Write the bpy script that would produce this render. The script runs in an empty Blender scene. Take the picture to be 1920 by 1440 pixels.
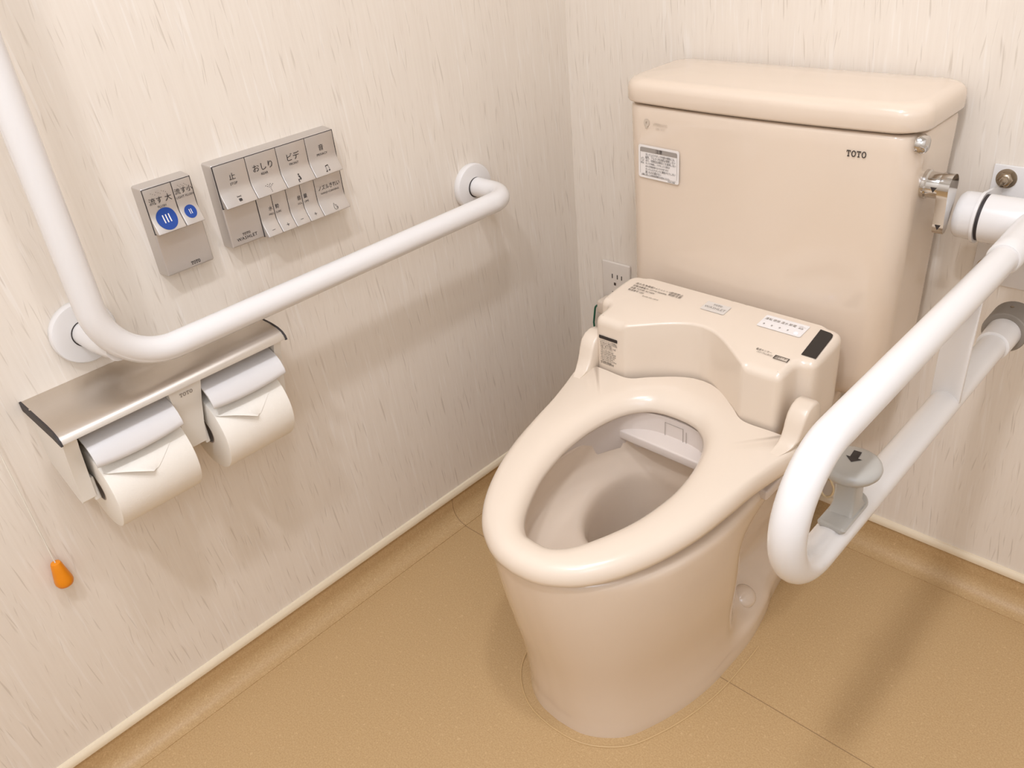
import bpy, bmesh, math, random
from mathutils import Vector, Matrix

random.seed(7)
sc = bpy.context.scene
COL = sc.collection

# ------------------------------------------------------------------ camera
cam_d = bpy.data.cameras.new('camera')
cam = bpy.data.objects.new('camera', cam_d)
COL.objects.link(cam)
cam_d.sensor_fit = 'HORIZONTAL'
cam_d.sensor_width = 36.0
cam_d.lens = 1573.3 / 1920 * 36.0
cam_d.clip_start = 0.02
R_ = Vector((0.72516293, 0.6828826, -0.08837462))
U_ = Vector((-0.30547182, 0.43406479, 0.8475109))
F_ = Vector((-0.61711076, 0.58758753, -0.52336908))
mw = Matrix(((R_.x, U_.x, -F_.x, 1.09822189),
             (R_.y, U_.y, -F_.y, -1.28030861),
             (R_.z, U_.z, -F_.z, 1.16106333),
             (0, 0, 0, 1)))
cam.matrix_world = mw
sc.camera = cam

# ------------------------------------------------------------------ light
sc.view_settings.view_transform = 'Standard'
sc.view_settings.look = 'None'
sc.view_settings.gamma = 1.0
sc.view_settings.use_curve_mapping = False
sc.view_settings.exposure = -0.10

world = bpy.data.worlds.new('world')
sc.world = world
world.use_nodes = True
wb = world.node_tree.nodes['Background']
wb.inputs['Color'].default_value = (1.0, 0.93, 0.84, 1)
wb.inputs['Strength'].default_value = 0.3


def area(name, loc, target, power, color, shape='DISK', sx=0.12, sy=None, spread=180):
    ld = bpy.data.lights.new(name, 'AREA')
    ld.shape = shape
    ld.size = sx
    if sy:
        ld.size_y = sy
    ld.energy = power
    ld.color = color
    ld.spread = math.radians(spread)
    o = bpy.data.objects.new(name, ld)
    COL.objects.link(o)
    o.location = loc
    d = Vector(target) - Vector(loc)
    o.rotation_euler = d.to_track_quat('-Z', 'Y').to_euler()
    return o


LAMP = (0.84, 0.89, 1.0)
area('ceiling_downlight', (0.90, -0.95, 2.38), (0.90, -0.95, 0), 8.5, LAMP, 'DISK', 0.12)
area('ceiling_downlight', (0.95, -1.65, 2.38), (0.95, -1.65, 0), 13.0, LAMP, 'DISK', 0.12)
area('ceiling_fill_light', (0.85, -1.35, 2.37), (0.85, -1.35, 0), 9.0, (0.78, 0.85, 1.0), 'RECTANGLE', 1.1, 0.9)  # broad soft fill added under the ceiling, not a fixture of the room
area('window_daylight', (1.74, -1.65, 1.70), (0.5, -0.6, 0.5), 7.0, (0.66, 0.79, 1.0), 'RECTANGLE', 0.8, 0.7)

# ------------------------------------------------------------------ helpers


def tag(o, label=None, cat=None, group=None, kind=None):
    if label:
        o['label'] = label
    if cat:
        o['category'] = cat
    if group:
        o['group'] = group
    if kind:
        o['kind'] = kind
    return o


def empty(name, loc, label, cat, group=None):
    o = bpy.data.objects.new(name, None)
    o.empty_display_size = 0.05
    COL.objects.link(o)
    o.location = loc
    return tag(o, label, cat, group)


def finish(bm, sharp=38):
    bmesh.ops.recalc_face_normals(bm, faces=bm.faces)
    for f in bm.faces:
        f.smooth = True
    lim = math.radians(sharp)
    for e in bm.edges:
        if len(e.link_faces) == 2 and e.calc_face_angle(0) > lim:
            e.smooth = False


def obj(name, bm, mat, parent=None, label=None, sharp=38, recalc=True):
    if recalc:
        finish(bm, sharp)
    me = bpy.data.meshes.new(name)
    bm.to_mesh(me)
    bm.free()
    if isinstance(mat, (list, tuple)):
        for m in mat:
            me.materials.append(m)
    else:
        me.materials.append(mat)
    o = bpy.data.objects.new(name, me)
    COL.objects.link(o)
    if parent is not None:
        o.parent = parent
        if parent.type == 'EMPTY':
            o.matrix_parent_inverse = Matrix.Translation(-Vector(parent.location))
    if label:
        o['label'] = label
    return o


def box(bm, lo, hi, bev=0.0, seg=3):
    lo = Vector(lo)
    hi = Vector(hi)
    r = bmesh.ops.create_cube(bm, size=1.0)
    for v in r['verts']:
        v.co = Vector(((lo[i] + hi[i]) / 2 + v.co[i] * (hi[i] - lo[i]) for i in range(3)))
    if bev > 0:
        es = list({e for v in r['verts'] for e in v.link_edges})
        bmesh.ops.bevel(bm, geom=es, offset=bev, segments=seg, profile=0.5, affect='EDGES', clamp_overlap=True)


def loft(bm, rings, cap0=True, cap1=True, closed=True):
    vs = [[bm.verts.new(p) for p in r] for r in rings]
    n = len(rings[0])
    for a, b in zip(vs[:-1], vs[1:]):
        for i in range(n if closed else n - 1):
            j = (i + 1) % n
            bm.faces.new((a[i], a[j], b[j], b[i]))
    if cap0:
        bm.faces.new(vs[0][::-1])
    if cap1:
        bm.faces.new(vs[-1])
    return vs


def frame_for(d):
    d = d.normalized()
    a = Vector((0, 0, 1)) if abs(d.z) < 0.9 else Vector((1, 0, 0))
    n = d.cross(a).normalized()
    return n, d.cross(n).normalized()


def tube(bm, pts, rad, n=28, cap=True):
    pts = [Vector(p) for p in pts]
    rads = rad if isinstance(rad, (list, tuple)) else [rad] * len(pts)
    rings = []
    nrm = None
    for i, p in enumerate(pts):
        if i == 0:
            d = pts[1] - p
        elif i == len(pts) - 1:
            d = p - pts[i - 1]
        else:
            d = (pts[i + 1] - p).normalized() + (p - pts[i - 1]).normalized()
        d.normalize()
        if nrm is None:
            nrm, _ = frame_for(d)
        nrm = (nrm - d * nrm.dot(d)).normalized()
        b = d.cross(nrm)
        rings.append([p + (nrm * math.cos(t) + b * math.sin(t)) * rads[i]
                      for t in (2 * math.pi * k / n for k in range(n))])
    loft(bm, rings, cap, cap)


def fillet(pts, radii, seg=14):
    """polyline with rounded corners"""
    pts = [Vector(p) for p in pts]
    out = [pts[0]]
    for i in range(1, len(pts) - 1):
        p, a, b = pts[i], (pts[i - 1] - pts[i]).normalized(), (pts[i + 1] - pts[i]).normalized()
        r = radii[i - 1] if isinstance(radii, (list, tuple)) else radii
        ang = a.angle(b)
        t = r / math.tan(ang / 2)
        c = p + (a + b).normalized() * (r / math.sin(ang / 2))
        s = p + a * t - c
        e = p + b * t - c
        tot = s.angle(e)
        for k in range(seg + 1):
            f = k / seg
            v = (s * math.sin((1 - f) * tot) + e * math.sin(f * tot)) / math.sin(tot)
            out.append(c + v)
    out.append(pts[-1])
    return out


def lathe(bm, prof, origin, axis, n=40):
    """prof: list of (radius, height along axis)"""
    ax = Vector(axis).normalized()
    u, v = frame_for(ax)
    o = Vector(origin)
    rings = []
    for r, h in prof:
        rings.append([o + ax * h + (u * math.cos(t) + v * math.sin(t)) * max(r, 1e-5)
                      for t in (2 * math.pi * k / n for k in range(n))])
    loft(bm, rings, True, True)


def spline(ctrl, n):
    """Catmull-Rom through ctrl (2D), resampled uniformly to n points"""
    P = [Vector((a, b)) for a, b in ctrl]
    P = [2 * P[0] - P[1]] + P + [2 * P[-1] - P[-2]]
    dense = []
    for i in range(1, len(P) - 2):
        p0, p1, p2, p3 = P[i - 1:i + 3]
        for k in range(24):
            t = k / 24
            dense.append(0.5 * ((2 * p1) + (p2 - p0) * t + (2 * p0 - 5 * p1 + 4 * p2 - p3) * t * t
                                + (-p0 + 3 * p1 - 3 * p2 + p3) * t ** 3))
    dense.append(P[-2])
    return resample(dense, n)


def resample(dense, n):
    L = [0.0]
    for a, b in zip(dense[:-1], dense[1:]):
        L.append(L[-1] + (b - a).length)
    out = []
    j = 0
    for k in range(n):
        s = L[-1] * k / (n - 1)
        while j < len(L) - 2 and L[j + 1] < s:
            j += 1
        d = L[j + 1] - L[j]
        f = 0 if d == 0 else min(1, (s - L[j]) / d)
        out.append(dense[j].lerp(dense[j + 1], f))
    return out


def ring2(ctrl, n=44, xc=0.0):
    """half outline (u>=0) front tip -> back centre; returns the closed outline"""
    h = spline(ctrl, n)
    full = [Vector((xc + p.x, p.y)) for p in h]
    full += [Vector((xc - p.x, p.y)) for p in h[-2:0:-1]]
    return full


def inset(poly, d):
    """move a closed 2D outline inwards by d along its normals"""
    n = len(poly)
    area2 = sum(poly[i].x * poly[(i + 1) % n].y - poly[(i + 1) % n].x * poly[i].y for i in range(n))
    s = 1 if area2 > 0 else -1
    out = []
    for i in range(n):
        t = (poly[(i + 1) % n] - poly[i - 1])
        if t.length < 1e-9:
            out.append(poly[i].copy())
            continue
        t.normalize()
        out.append(poly[i] + Vector((-t.y, t.x)) * s * d)
    return out


def rrect(x0, x1, y0, y1, r, seg=8):
    """rounded rectangle; r = radii for (x0,y0),(x1,y0),(x1,y1),(x0,y1)"""
    if not isinstance(r, (list, tuple)):
        r = [r] * 4
    out = []
    for cx, cy, rr, a0 in ((x0 + r[0], y0 + r[0], r[0], 180), (x1 - r[1], y0 + r[1], r[1], 270),
                           (x1 - r[2], y1 - r[2], r[2], 0), (x0 + r[3], y1 - r[3], r[3], 90)):
        for k in range(seg + 1):
            a = math.radians(a0 + 90 * k / seg)
            out.append(Vector((cx + rr * math.cos(a), cy + rr * math.sin(a))))
    return out


def smooth(a, b, x):
    t = max(0.0, min(1.0, (x - a) / (b - a)))
    return t * t * (3 - 2 * t)


# ------------------------------------------------------------------ materials


def lin(c):
    return tuple(((v / 255) / 12.92 if v / 255 <= 0.04045 else ((v / 255 + 0.055) / 1.055) ** 2.4) for v in c) + (1,)


def mat(name, rgb, rough=0.4, metal=0.0, coat=0.0, bump=0.0, bscale=200, var=0.03, vscale=6, spec=0.5):
    m = bpy.data.materials.new(name)
    m.use_nodes = True
    nt = m.node_tree
    b = nt.nodes['Principled BSDF']
    b.inputs['Roughness'].default_value = rough
    b.inputs['Metallic'].default_value = metal
    b.inputs['Coat Weight'].default_value = coat
    b.inputs['Coat Roughness'].default_value = 0.08
    b.inputs['Specular IOR Level'].default_value = spec
    tc = nt.nodes.new('ShaderNodeTexCoord')
    nz = nt.nodes.new('ShaderNodeTexNoise')
    nz.inputs['Scale'].default_value = vscale
    nz.inputs['Detail'].default_value = 3
    nt.links.new(tc.outputs['Object'], nz.inputs['Vector'])
    mx = nt.nodes.new('ShaderNodeMix')
    mx.data_type = 'RGBA'
    c = lin(rgb)
    mx.inputs[6].default_value = tuple(v * (1 - var) for v in c[:3]) + (1,)
    mx.inputs[7].default_value = tuple(min(1, v * (1 + var)) for v in c[:3]) + (1,)
    nt.links.new(nz.outputs['Fac'], mx.inputs[0])
    nt.links.new(mx.outputs[2], b.inputs['Base Color'])
    if bump:
        n2 = nt.nodes.new('ShaderNodeTexNoise')
        n2.inputs['Scale'].default_value = bscale
        nt.links.new(tc.outputs['Object'], n2.inputs['Vector'])
        bp = nt.nodes.new('ShaderNodeBump')
        bp.inputs['Strength'].default_value = bump
        bp.inputs['Distance'].default_value = 0.001
        nt.links.new(n2.outputs['Fac'], bp.inputs['Height'])
        nt.links.new(bp.outputs['Normal'], b.inputs['Normal'])
    return m


M_CER = mat('ivory_ceramic', (230, 210, 188), 0.12, coat=0.5, var=0.01)
M_PLA = mat('ivory_plastic', (234, 216, 195), 0.22, coat=0.15, var=0.01)
M_GUARD = mat('pale_nozzle_plastic', (226, 212, 200), 0.3, var=0.01)
M_BAR = mat('white_resin', (233, 227, 221), 0.22, coat=0.15, var=0.008)
M_WHITE = mat('white_plastic', (238, 230, 218), 0.35, var=0.01)
M_PLATE = mat('pale_plate', (226, 214, 200), 0.4, var=0.01)
M_FLAP = mat('cool_white_plastic', (224, 218, 213), 0.3, var=0.01)
M_GREY = mat('grey_plastic', (176, 170, 160), 0.28, coat=0.2, var=0.01)
M_RUB = mat('grey_rubber', (142, 132, 120), 0.6)
M_BLACK = mat('black_plastic', (32, 28, 26), 0.35)
M_GASKET = mat('dark_gasket', (52, 44, 42), 0.6)
M_INK = mat('dark_ink', (48, 40, 36), 0.6)
M_INKG = mat('grey_ink', (150, 138, 125), 0.6)
M_INKF = mat('faint_print', (205, 188, 168), 0.5)
M_BLUE = mat('blue_print', (18, 64, 142), 0.45)
M_SILVER = mat('satin_silver', (202, 194, 186), 0.33, metal=0.62, var=0.01)
M_CHROME = mat('chrome', (205, 201, 196), 0.08, metal=1.0, var=0.005)
M_STEEL = mat('bolt_steel', (170, 155, 135), 0.25, metal=1.0)
M_PAPER = mat('tissue_paper', (243, 234, 220), 0.9, bump=0.25, bscale=500, var=0.012)
M_CORE = mat('cardboard', (176, 158, 140), 0.9)
M_ORANGE = mat('orange_plastic', (236, 140, 8), 0.4)
M_CORD = mat('white_cord', (238, 228, 212), 0.8)
M_GREEN = mat('green_wire', (26, 92, 66), 0.45)
M_CREAMC = mat('cream_hose', (236, 214, 172), 0.5)
M_STICK = mat('sticker_white', (238, 230, 222), 0.4, var=0.005)
M_STICKG = mat('sticker_grey', (160, 150, 140), 0.5)
M_BADGE = mat('badge_grey', (222, 212, 200), 0.35)
M_LEDP = mat('indicator_panel', (240, 233, 226), 0.25, var=0.005)
M_TRIM = mat('cream_trim', (236, 218, 188), 0.4, var=0.03)
M_CEIL = mat('white_ceiling', (240, 239, 237), 0.9)
M_WALL_O = mat('plain_white_wall', (236, 233, 228), 0.7)
M_CAULK = mat('sealant', (206, 172, 122), 0.5)
M_CYAN = mat('cyan_dot', (90, 170, 180), 0.4)
M_DARKIN = mat('dark_slot', (70, 60, 52), 0.7)


def emis(name, rgb, s):
    m = bpy.data.materials.new(name)
    m.use_nodes = True
    b = m.node_tree.nodes['Principled BSDF']
    b.inputs['Base Color'].default_value = lin(rgb)
    b.inputs['Emission Color'].default_value = lin(rgb)
    b.inputs['Emission Strength'].default_value = s
    return m


M_LED = emis('blue_led', (190, 205, 255), 3.0)


def brushed():
    m = mat('brushed_stainless', (206, 196, 184), 0.3, metal=1.0)
    nt = m.node_tree
    b = nt.nodes['Principled BSDF']
    tc = nt.nodes.new('ShaderNodeTexCoord')
    mp = nt.nodes.new('ShaderNodeMapping')
    mp.inputs['Scale'].default_value = (900, 8, 900)
    nz = nt.nodes.new('ShaderNodeTexNoise')
    nz.inputs['Scale'].default_value = 1.0
    nt.links.new(tc.outputs['Object'], mp.inputs['Vector'])
    nt.links.new(mp.outputs['Vector'], nz.inputs['Vector'])
    mr = nt.nodes.new('ShaderNodeMapRange')
    mr.inputs['To Min'].default_value = 0.30
    mr.inputs['To Max'].default_value = 0.48
    nt.links.new(nz.outputs['Fac'], mr.inputs['Value'])
    nt.links.new(mr.outputs['Result'], b.inputs['Roughness'])
    b.inputs['Anisotropic'].default_value = 0.5
    return m


M_STAIN = brushed()


def wallmat(name, horiz):
    """pale panel with fine vertical brush strokes"""
    m = bpy.data.materials.new(name)
    m.use_nodes = True
    nt = m.node_tree
    N, L = nt.nodes, nt.links
    b = N['Principled BSDF']
    b.inputs['Roughness'].default_value = 0.5
    tc = N.new('ShaderNodeTexCoord')
    sp = N.new('ShaderNodeSeparateXYZ')
    L.new(tc.outputs['Object'], sp.inputs[0])

    def vec(sh, sv, skew, seed):
        mu = N.new('ShaderNodeMath')
        mu.operation = 'MULTIPLY_ADD'
        L.new(sp.outputs['Z'], mu.inputs[0])
        mu.inputs[1].default_value = skew
        L.new(sp.outputs[horiz], mu.inputs[2])
        a = N.new('ShaderNodeMath')
        a.operation = 'MULTIPLY'
        a.inputs[1].default_value = sh
        L.new(mu.outputs[0], a.inputs[0])
        c = N.new('ShaderNodeMath')
        c.operation = 'MULTIPLY'
        c.inputs[1].default_value = sv
        L.new(sp.outputs['Z'], c.inputs[0])
        co = N.new('ShaderNodeCombineXYZ')
        L.new(a.outputs[0], co.inputs[0])
        L.new(c.outputs[0], co.inputs[1])
        co.inputs[2].default_value = seed
        return co

    def noise(sh, sv, skew, seed, detail=2.0):
        nz = N.new('ShaderNodeTexNoise')
        nz.inputs['Scale'].default_value = 1.0
        nz.inputs['Detail'].default_value = detail
        L.new(vec(sh, sv, skew, seed).outputs[0], nz.inputs['Vector'])
        return nz.outputs['Fac']

    def ramp(src, a, c):
        r = N.new('ShaderNodeMapRange')
        r.interpolation_type = 'SMOOTHSTEP'
        r.inputs['From Min'].default_value = a
        r.inputs['From Max'].default_value = c
        L.new(src, r.inputs['Value'])
        return r.outputs['Result']

    fine = noise(230, 7.0, 0.03, 1.3, 4)
    soft = noise(45, 3.0, -0.02, 7.7, 2)
    d1 = ramp(noise(250, 13, 0.10, 3.1, 1), 0.64, 0.76)
    d2 = ramp(noise(310, 17, -0.07, 12.9, 1), 0.66, 0.77)
    l1 = ramp(noise(200, 10, 0.06, 22.4, 1), 0.60, 0.74)

    def mix(fac, amt, c0, col):
        k = N.new('ShaderNodeMath')
        k.operation = 'MULTIPLY'
        k.inputs[1].default_value = amt
        L.new(fac, k.inputs[0])
        x = N.new('ShaderNodeMix')
        x.data_type = 'RGBA'
        L.new(k.outputs[0], x.inputs[0])
        if isinstance(c0, tuple):
            x.inputs[6].default_value = c0
        else:
            L.new(c0, x.inputs[6])
        x.inputs[7].default_value = col
        return x.outputs[2]

    c = mix(fine, 0.55, lin((243, 232, 217)), lin((222, 206, 187)))
    c = mix(soft, 0.35, c, lin((226, 212, 196)))
    c = mix(l1, 0.30, c, lin((249, 242, 233)))
    c = mix(d1, 0.37, c, lin((180, 162, 140)))
    c = mix(d2, 0.33, c, lin((184, 166, 144)))
    L.new(c, b.inputs['Base Color'])
    return m


M_WALL_L = wallmat('streaked_wall_panel', 'Y')
M_WALL_B = wallmat('streaked_wall_panel_back', 'X')


def floormat():
    m = bpy.data.materials.new('beige_vinyl')
    m.use_nodes = True
    nt = m.node_tree
    N, L = nt.nodes, nt.links
    b = N['Principled BSDF']
    b.inputs['Roughness'].default_value = 0.42
    b.inputs['Specular IOR Level'].default_value = 0.35
    tc = N.new('ShaderNodeTexCoord')
    n1 = N.new('ShaderNodeTexNoise')
    n1.inputs['Scale'].default_value = 420
    n1.inputs['Detail'].default_value = 2
    n2 = N.new('ShaderNodeTexNoise')
    n2.inputs['Scale'].default_value = 160
    n2.inputs['Detail'].default_value = 4
    n3 = N.new('ShaderNodeTexVoronoi')
    n3.inputs['Scale'].default_value = 190
    for n in (n1, n2, n3):
        L.new(tc.outputs['Object'], n.inputs['Vector'])
    r1 = N.new('ShaderNodeMapRange')
    r1.inputs['From Min'].default_value = 0.35
    r1.inputs['From Max'].default_value = 0.65
    L.new(n1.outputs['Fac'], r1.inputs['Value'])
    x = N.new('ShaderNodeMix')
    x.data_type = 'RGBA'
    x.inputs[6].default_value = lin((189, 154, 107))
    x.inputs[7].default_value = lin((201, 168, 122))
    L.new(r1.outputs['Result'], x.inputs[0])
    x2 = N.new('ShaderNodeMix')
    x2.data_type = 'RGBA'
    r2 = N.new('ShaderNodeMapRange')
    r2.inputs['From Min'].default_value = 0.62
    r2.inputs['From Max'].default_value = 0.70
    r2.inputs['To Max'].default_value = 0.45
    L.new(n2.outputs['Fac'], r2.inputs['Value'])
    L.new(r2.outputs['Result'], x2.inputs[0])
    L.new(x.outputs[2], x2.inputs[6])
    x2.inputs[7].default_value = lin((220, 189, 142))
    x3 = N.new('ShaderNodeMix')
    x3.data_type = 'RGBA'
    r3 = N.new('ShaderNodeMapRange')
    r3.inputs['From Min'].default_value = 0.16
    r3.inputs['From Max'].default_value = 0.08
    r3.inputs['To Max'].default_value = 0.35
    L.new(n3.outputs['Distance'], r3.inputs['Value'])
    L.new(r3.outputs['Result'], x3.inputs[0])
    L.new(x2.outputs[2], x3.inputs[6])
    x3.inputs[7].default_value = lin((166, 134, 94))
    # welded sheet seam running across the room
    sp = N.new('ShaderNodeSeparateXYZ')
    L.new(tc.outputs['Object'], sp.inputs[0])
    a = N.new('ShaderNodeMath')
    a.operation = 'ADD'
    a.inputs[1].default_value = 0.4445
    L.new(sp.outputs['Y'], a.inputs[0])
    ab = N.new('ShaderNodeMath')
    ab.operation = 'ABSOLUTE'
    L.new(a.outputs[0], ab.inputs[0])
    lt = N.new('ShaderNodeMath')
    lt.operation = 'LESS_THAN'
    lt.inputs[1].default_value = 0.0008
    L.new(ab.outputs[0], lt.inputs[0])
    hz = N.new('ShaderNodeMath')
    hz.operation = 'MULTIPLY'
    hz.inputs[1].default_value = 0.6
    L.new(lt.outputs[0], hz.inputs[0])
    x4 = N.new('ShaderNodeMix')
    x4.data_type = 'RGBA'
    L.new(hz.outputs[0], x4.inputs[0])
    L.new(x3.outputs[2], x4.inputs[6])
    x4.inputs[7].default_value = lin((110, 84, 52))
    L.new(x4.outputs[2], b.inputs['Base Color'])
    return m


M_FLOOR = floormat()

# ------------------------------------------------------------------ room shell
XR, YF, ZC = 1.80, -2.10, 2.40
CR = 0.032      # radius of the floor coving
CH = 0.060      # top of the coving


def slab(name, lo, hi, m):
    bm = bmesh.new()
    box(bm, lo, hi)
    return tag(obj(name, bm, m), kind='structure')


slab('floor', (-0.10, YF - 0.1, -0.06), (XR + 0.1, 0.10, 0.0), M_FLOOR)
slab('wall_left', (-0.10, YF - 0.1, 0.0), (0.0, 0.10, ZC), M_WALL_L)
slab('wall_back', (0.0, 0.0, 0.0), (XR, 0.10, ZC), M_WALL_B)
slab('wall_right', (XR, YF - 0.1, 0.0), (XR + 0.1, 0.10, ZC), M_WALL_O)
slab('wall_front', (0.0, YF - 0.1, 0.0), (XR, YF, ZC), M_WALL_O)
slab('ceiling', (-0.10, YF - 0.1, ZC), (XR + 0.1, 0.10, ZC + 0.06), M_CEIL)


def cove_profile():
    t = 0.004
    p = [(0.0, CH), (t, CH)]
    for k in range(9):
        a = math.radians(180 + 90 * k / 8)
        p.append((t + CR + CR * math.cos(a), 0.0015 + CR + CR * math.sin(a)))
    p.append((t + CR, 0.0))
    p.append((0.0, 0.0))
    return p


bm = bmesh.new()
pr = cove_profile()
loft(bm, [[Vector((d, y, z)) for d, z in pr] for y in (YF, 0.0)])
tag(obj('baseboard_left', bm, M_FLOOR), kind='structure')
bm = bmesh.new()
loft(bm, [[Vector((x, -d, z)) for d, z in pr] for x in (0.0, XR)])
tag(obj('baseboard_back', bm, M_FLOOR), kind='structure')

tp = [(0.0, CH), (0.0075, CH), (0.008, CH + 0.004), (0.007, CH + 0.009), (0.004, CH + 0.0125), (0.0, CH + 0.013)]
bm = bmesh.new()
loft(bm, [[Vector((d, y, z)) for d, z in tp] for y in (YF, 0.0)])
tag(obj('trim_1', bm, M_TRIM), kind='structure')
bm = bmesh.new()
loft(bm, [[Vector((x, -d, z)) for d, z in tp] for x in (0.0, XR)])
tag(obj('trim_2', bm, M_TRIM), kind='structure')

# ------------------------------------------------------------------ lettering


def text_bm(body, size, origin, xd, yd, align='CENTER', spacing=1.0, lift=0.0003, target=None, squash=1.0, line=1.0):
    """flat lettering laid on a surface; origin is the centre (or left) of the text"""
    cu = bpy.data.curves.new('lettering', 'FONT')
    cu.body = body
    cu.size = size
    cu.align_x = align
    cu.align_y = 'CENTER'
    cu.space_character = spacing
    cu.space_line = line
    cu.resolution_u = 2
    ob = bpy.data.objects.new('lettering', cu)
    COL.objects.link(ob)
    dg = bpy.context.evaluated_depsgraph_get()
    dg.update()
    me = bpy.data.meshes.new_from_object(ob.evaluated_get(dg))
    bpy.data.objects.remove(ob)
    bpy.data.curves.remove(cu)
    xd = Vector(xd).normalized()
    yd = Vector(yd).normalized()
    nz = xd.cross(yd).normalized()
    o = Vector(origin) + nz * lift
    bm = target if target is not None else bmesh.new()
    tmp = bmesh.new()
    tmp.from_mesh(me)
    mp = {}
    for v in tmp.verts:
        mp[v.index] = bm.verts.new(o + xd * v.co.x * squash + yd * v.co.y)
    for f in tmp.faces:
        try:
            bm.faces.new([mp[v.index] for v in f.verts])
        except ValueError:
            pass
    tmp.free()
    bpy.data.meshes.remove(me)
    return bm


def flat_poly(bm, pts, origin, xd, yd, lift=0.0003):
    xd = Vector(xd).normalized()
    yd = Vector(yd).normalized()
    nz = xd.cross(yd).normalized()
    o = Vector(origin) + nz * lift
    bm.faces.new([bm.verts.new(o + xd * a + yd * b) for a, b in pts])


def ring_poly(bm, cx, cy, rx, ry, w, origin, xd, yd, lift=0.0003, n=20, a0=0, a1=360, wy=None):
    wy = w if wy is None else wy
    for k in range(n):
        t0 = math.radians(a0 + (a1 - a0) * k / n)
        t1 = math.radians(a0 + (a1 - a0) * (k + 1) / n)
        q = []
        for t, s in ((t0, 1), (t1, 1), (t1, 0), (t0, 0)):
            q.append((cx + (rx - (0 if s else w)) * math.cos(t), cy + (ry - (0 if s else wy)) * math.sin(t)))
        flat_poly(bm, q, origin, xd, yd, lift)


def slab_word(bm, w, h, origin, xd, yd, lift=0.0003):
    """four slab-serif capitals T O T O, centred on origin, total width w"""
    lw = w / 4.35
    st = lw * 0.21
    th = h * 0.16
    for k, ch in enumerate('TOTO'):
        cx = -w / 2 + lw * 0.5 + k * (w - lw) / 3
        if ch == 'T':
            for r in ((-lw * .46, h / 2 - th, lw * .46, h / 2), (-st / 2, -h / 2, st / 2, h / 2 - th),
                      (-lw * .25, -h / 2, -st / 2, -h / 2 + th), (st / 2, -h / 2, lw * .25, -h / 2 + th),
                      (-lw * .46, h / 2 - th * 2.1, -lw * .33, h / 2 - th), (lw * .33, h / 2 - th * 2.1, lw * .46, h / 2 - th)):
                flat_poly(bm, [(cx + r[0], r[1]), (cx + r[2], r[1]), (cx + r[2], r[3]), (cx + r[0], r[3])], origin, xd, yd, lift)
        else:
            ring_poly(bm, cx, 0, lw * .5, h * .52, st, origin, xd, yd, lift, 24, wy=th)


# ------------------------------------------------------------------ toilet
XC = 0.496
toilet = empty('toilet', (XC, -0.40, 0.0), 'ivory ceramic toilet with open bidet seat standing on the beige floor', 'toilet')

# -- bowl and pedestal
BASE = [(0, -.677), (.03, -.6745), (.051, -.669), (.076, -.655), (.102, -.630), (.122, -.588), (.139, -.535), (.150, -.476), (.153, -.416),
        (.152, -.345), (.142, -.277), (.130, -.232), (.120, -.16), (.112, -.06), (.06, -.035), (0, -.033)]
XF = -.006      # the foot sits a little left of the bowl centre
RIM = [(0, -.7275), (.035, -.7245), (.067, -.7115), (.098, -.688), (.127, -.650), (.151, -.600), (.165, -.540), (.171, -.475),
       (.168, -.410), (.160, -.345), (.150, -.27), (.14, -.17), (.13, -.06), (.07, -.035), (0, -.033)]
NB = 96
base_r = ring2(BASE, NB)
rim_r = ring2(RIM, NB)


def blend(a, b, t, dy=0.0, su=1.0):
    out = []
    for p, q in zip(a, b):
        v = p.lerp(q, t)
        out.append(Vector((v.x * su, v.y + dy * smooth(-.35, -.66, v.y))))
    return out


def bowl_ring(z):
    # how far the outline has grown from the foot to the rim
    g = .45 * smooth(.075, .335, z) + .55 * max(0, min(1, (z - .03) / .315))
    r = blend(base_r, rim_r, min(1, g))
    pinch = 0.018 * smooth(0, .08, z) * smooth(.22, .11, z)
    out = []
    for p in r:
        # slightly slimmer above the foot, and a deep hollow beside the trapway at the rear
        u = p.x * (1 - pinch)
        hollow = smooth(.030, .100, z) * smooth(.345, .26, z)
        back = smooth(-.43, -.285, p.y + (z - .06) * 0.16)
        lim = .083 + .02 * smooth(.12, .26, z)
        if abs(u) > lim:
            tgt = math.copysign(lim, u)
            u = u + (tgt - u) * hollow * back
        yy = p.y + 0.001 * smooth(0, .08, z) * smooth(.20, .11, z) * smooth(-.5, -.66, p.y)
        out.append(Vector((XC + u + XF * (1 - smooth(.05, .30, z)), yy, z)))
    return out


bm = bmesh.new()
rings = []
zs = [0.0, .004, .010, .018] + [.026 + .008 * k for k in range(38)] + [.332, .342, .352]
for z in zs:
    r = bowl_ring(z)
    if z < 0.01:
        c = 1 - 0.004 * (1 - z / 0.01)
        r = [Vector((XC + XF + (p.x - XC - XF) * c, p.y, p.z)) for p in r]
    rings.append(r)
top = [Vector((p.x + XC, p.y)) for p in rim_r]
for z, d in ((.360, .000), (.366, .002), (.370, .006), (.372, .013)):
    rings.append([Vector((p.x, p.y, z)) for p in inset(top, d)])
# rim opening and the hollow of the bowl
OPEN = [(0, -.705), (.035, -.698), (.066, -.672), (.092, -.625), (.108, -.565), (.114, -.51), (.109, -.45), (.093, -.405), (.062, -.375), (.03, -.364), (0, -.362)]


def scaled(ctrl, su, y0, sy, z):
    return [Vector((XC + p.x * su, y0 + (p.y - y0) * sy, z)) for p in ring2(ctrl, NB)]


rings.append(scaled(OPEN, 1.02, -.52, 1.02, .372))
rings.append(scaled(OPEN, 1.0, -.52, 1.0, .369))
rings.append(scaled(OPEN, .99, -.52, .99, .360))
rings.append(scaled(OPEN, .985, -.52, .985, .335))


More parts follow.
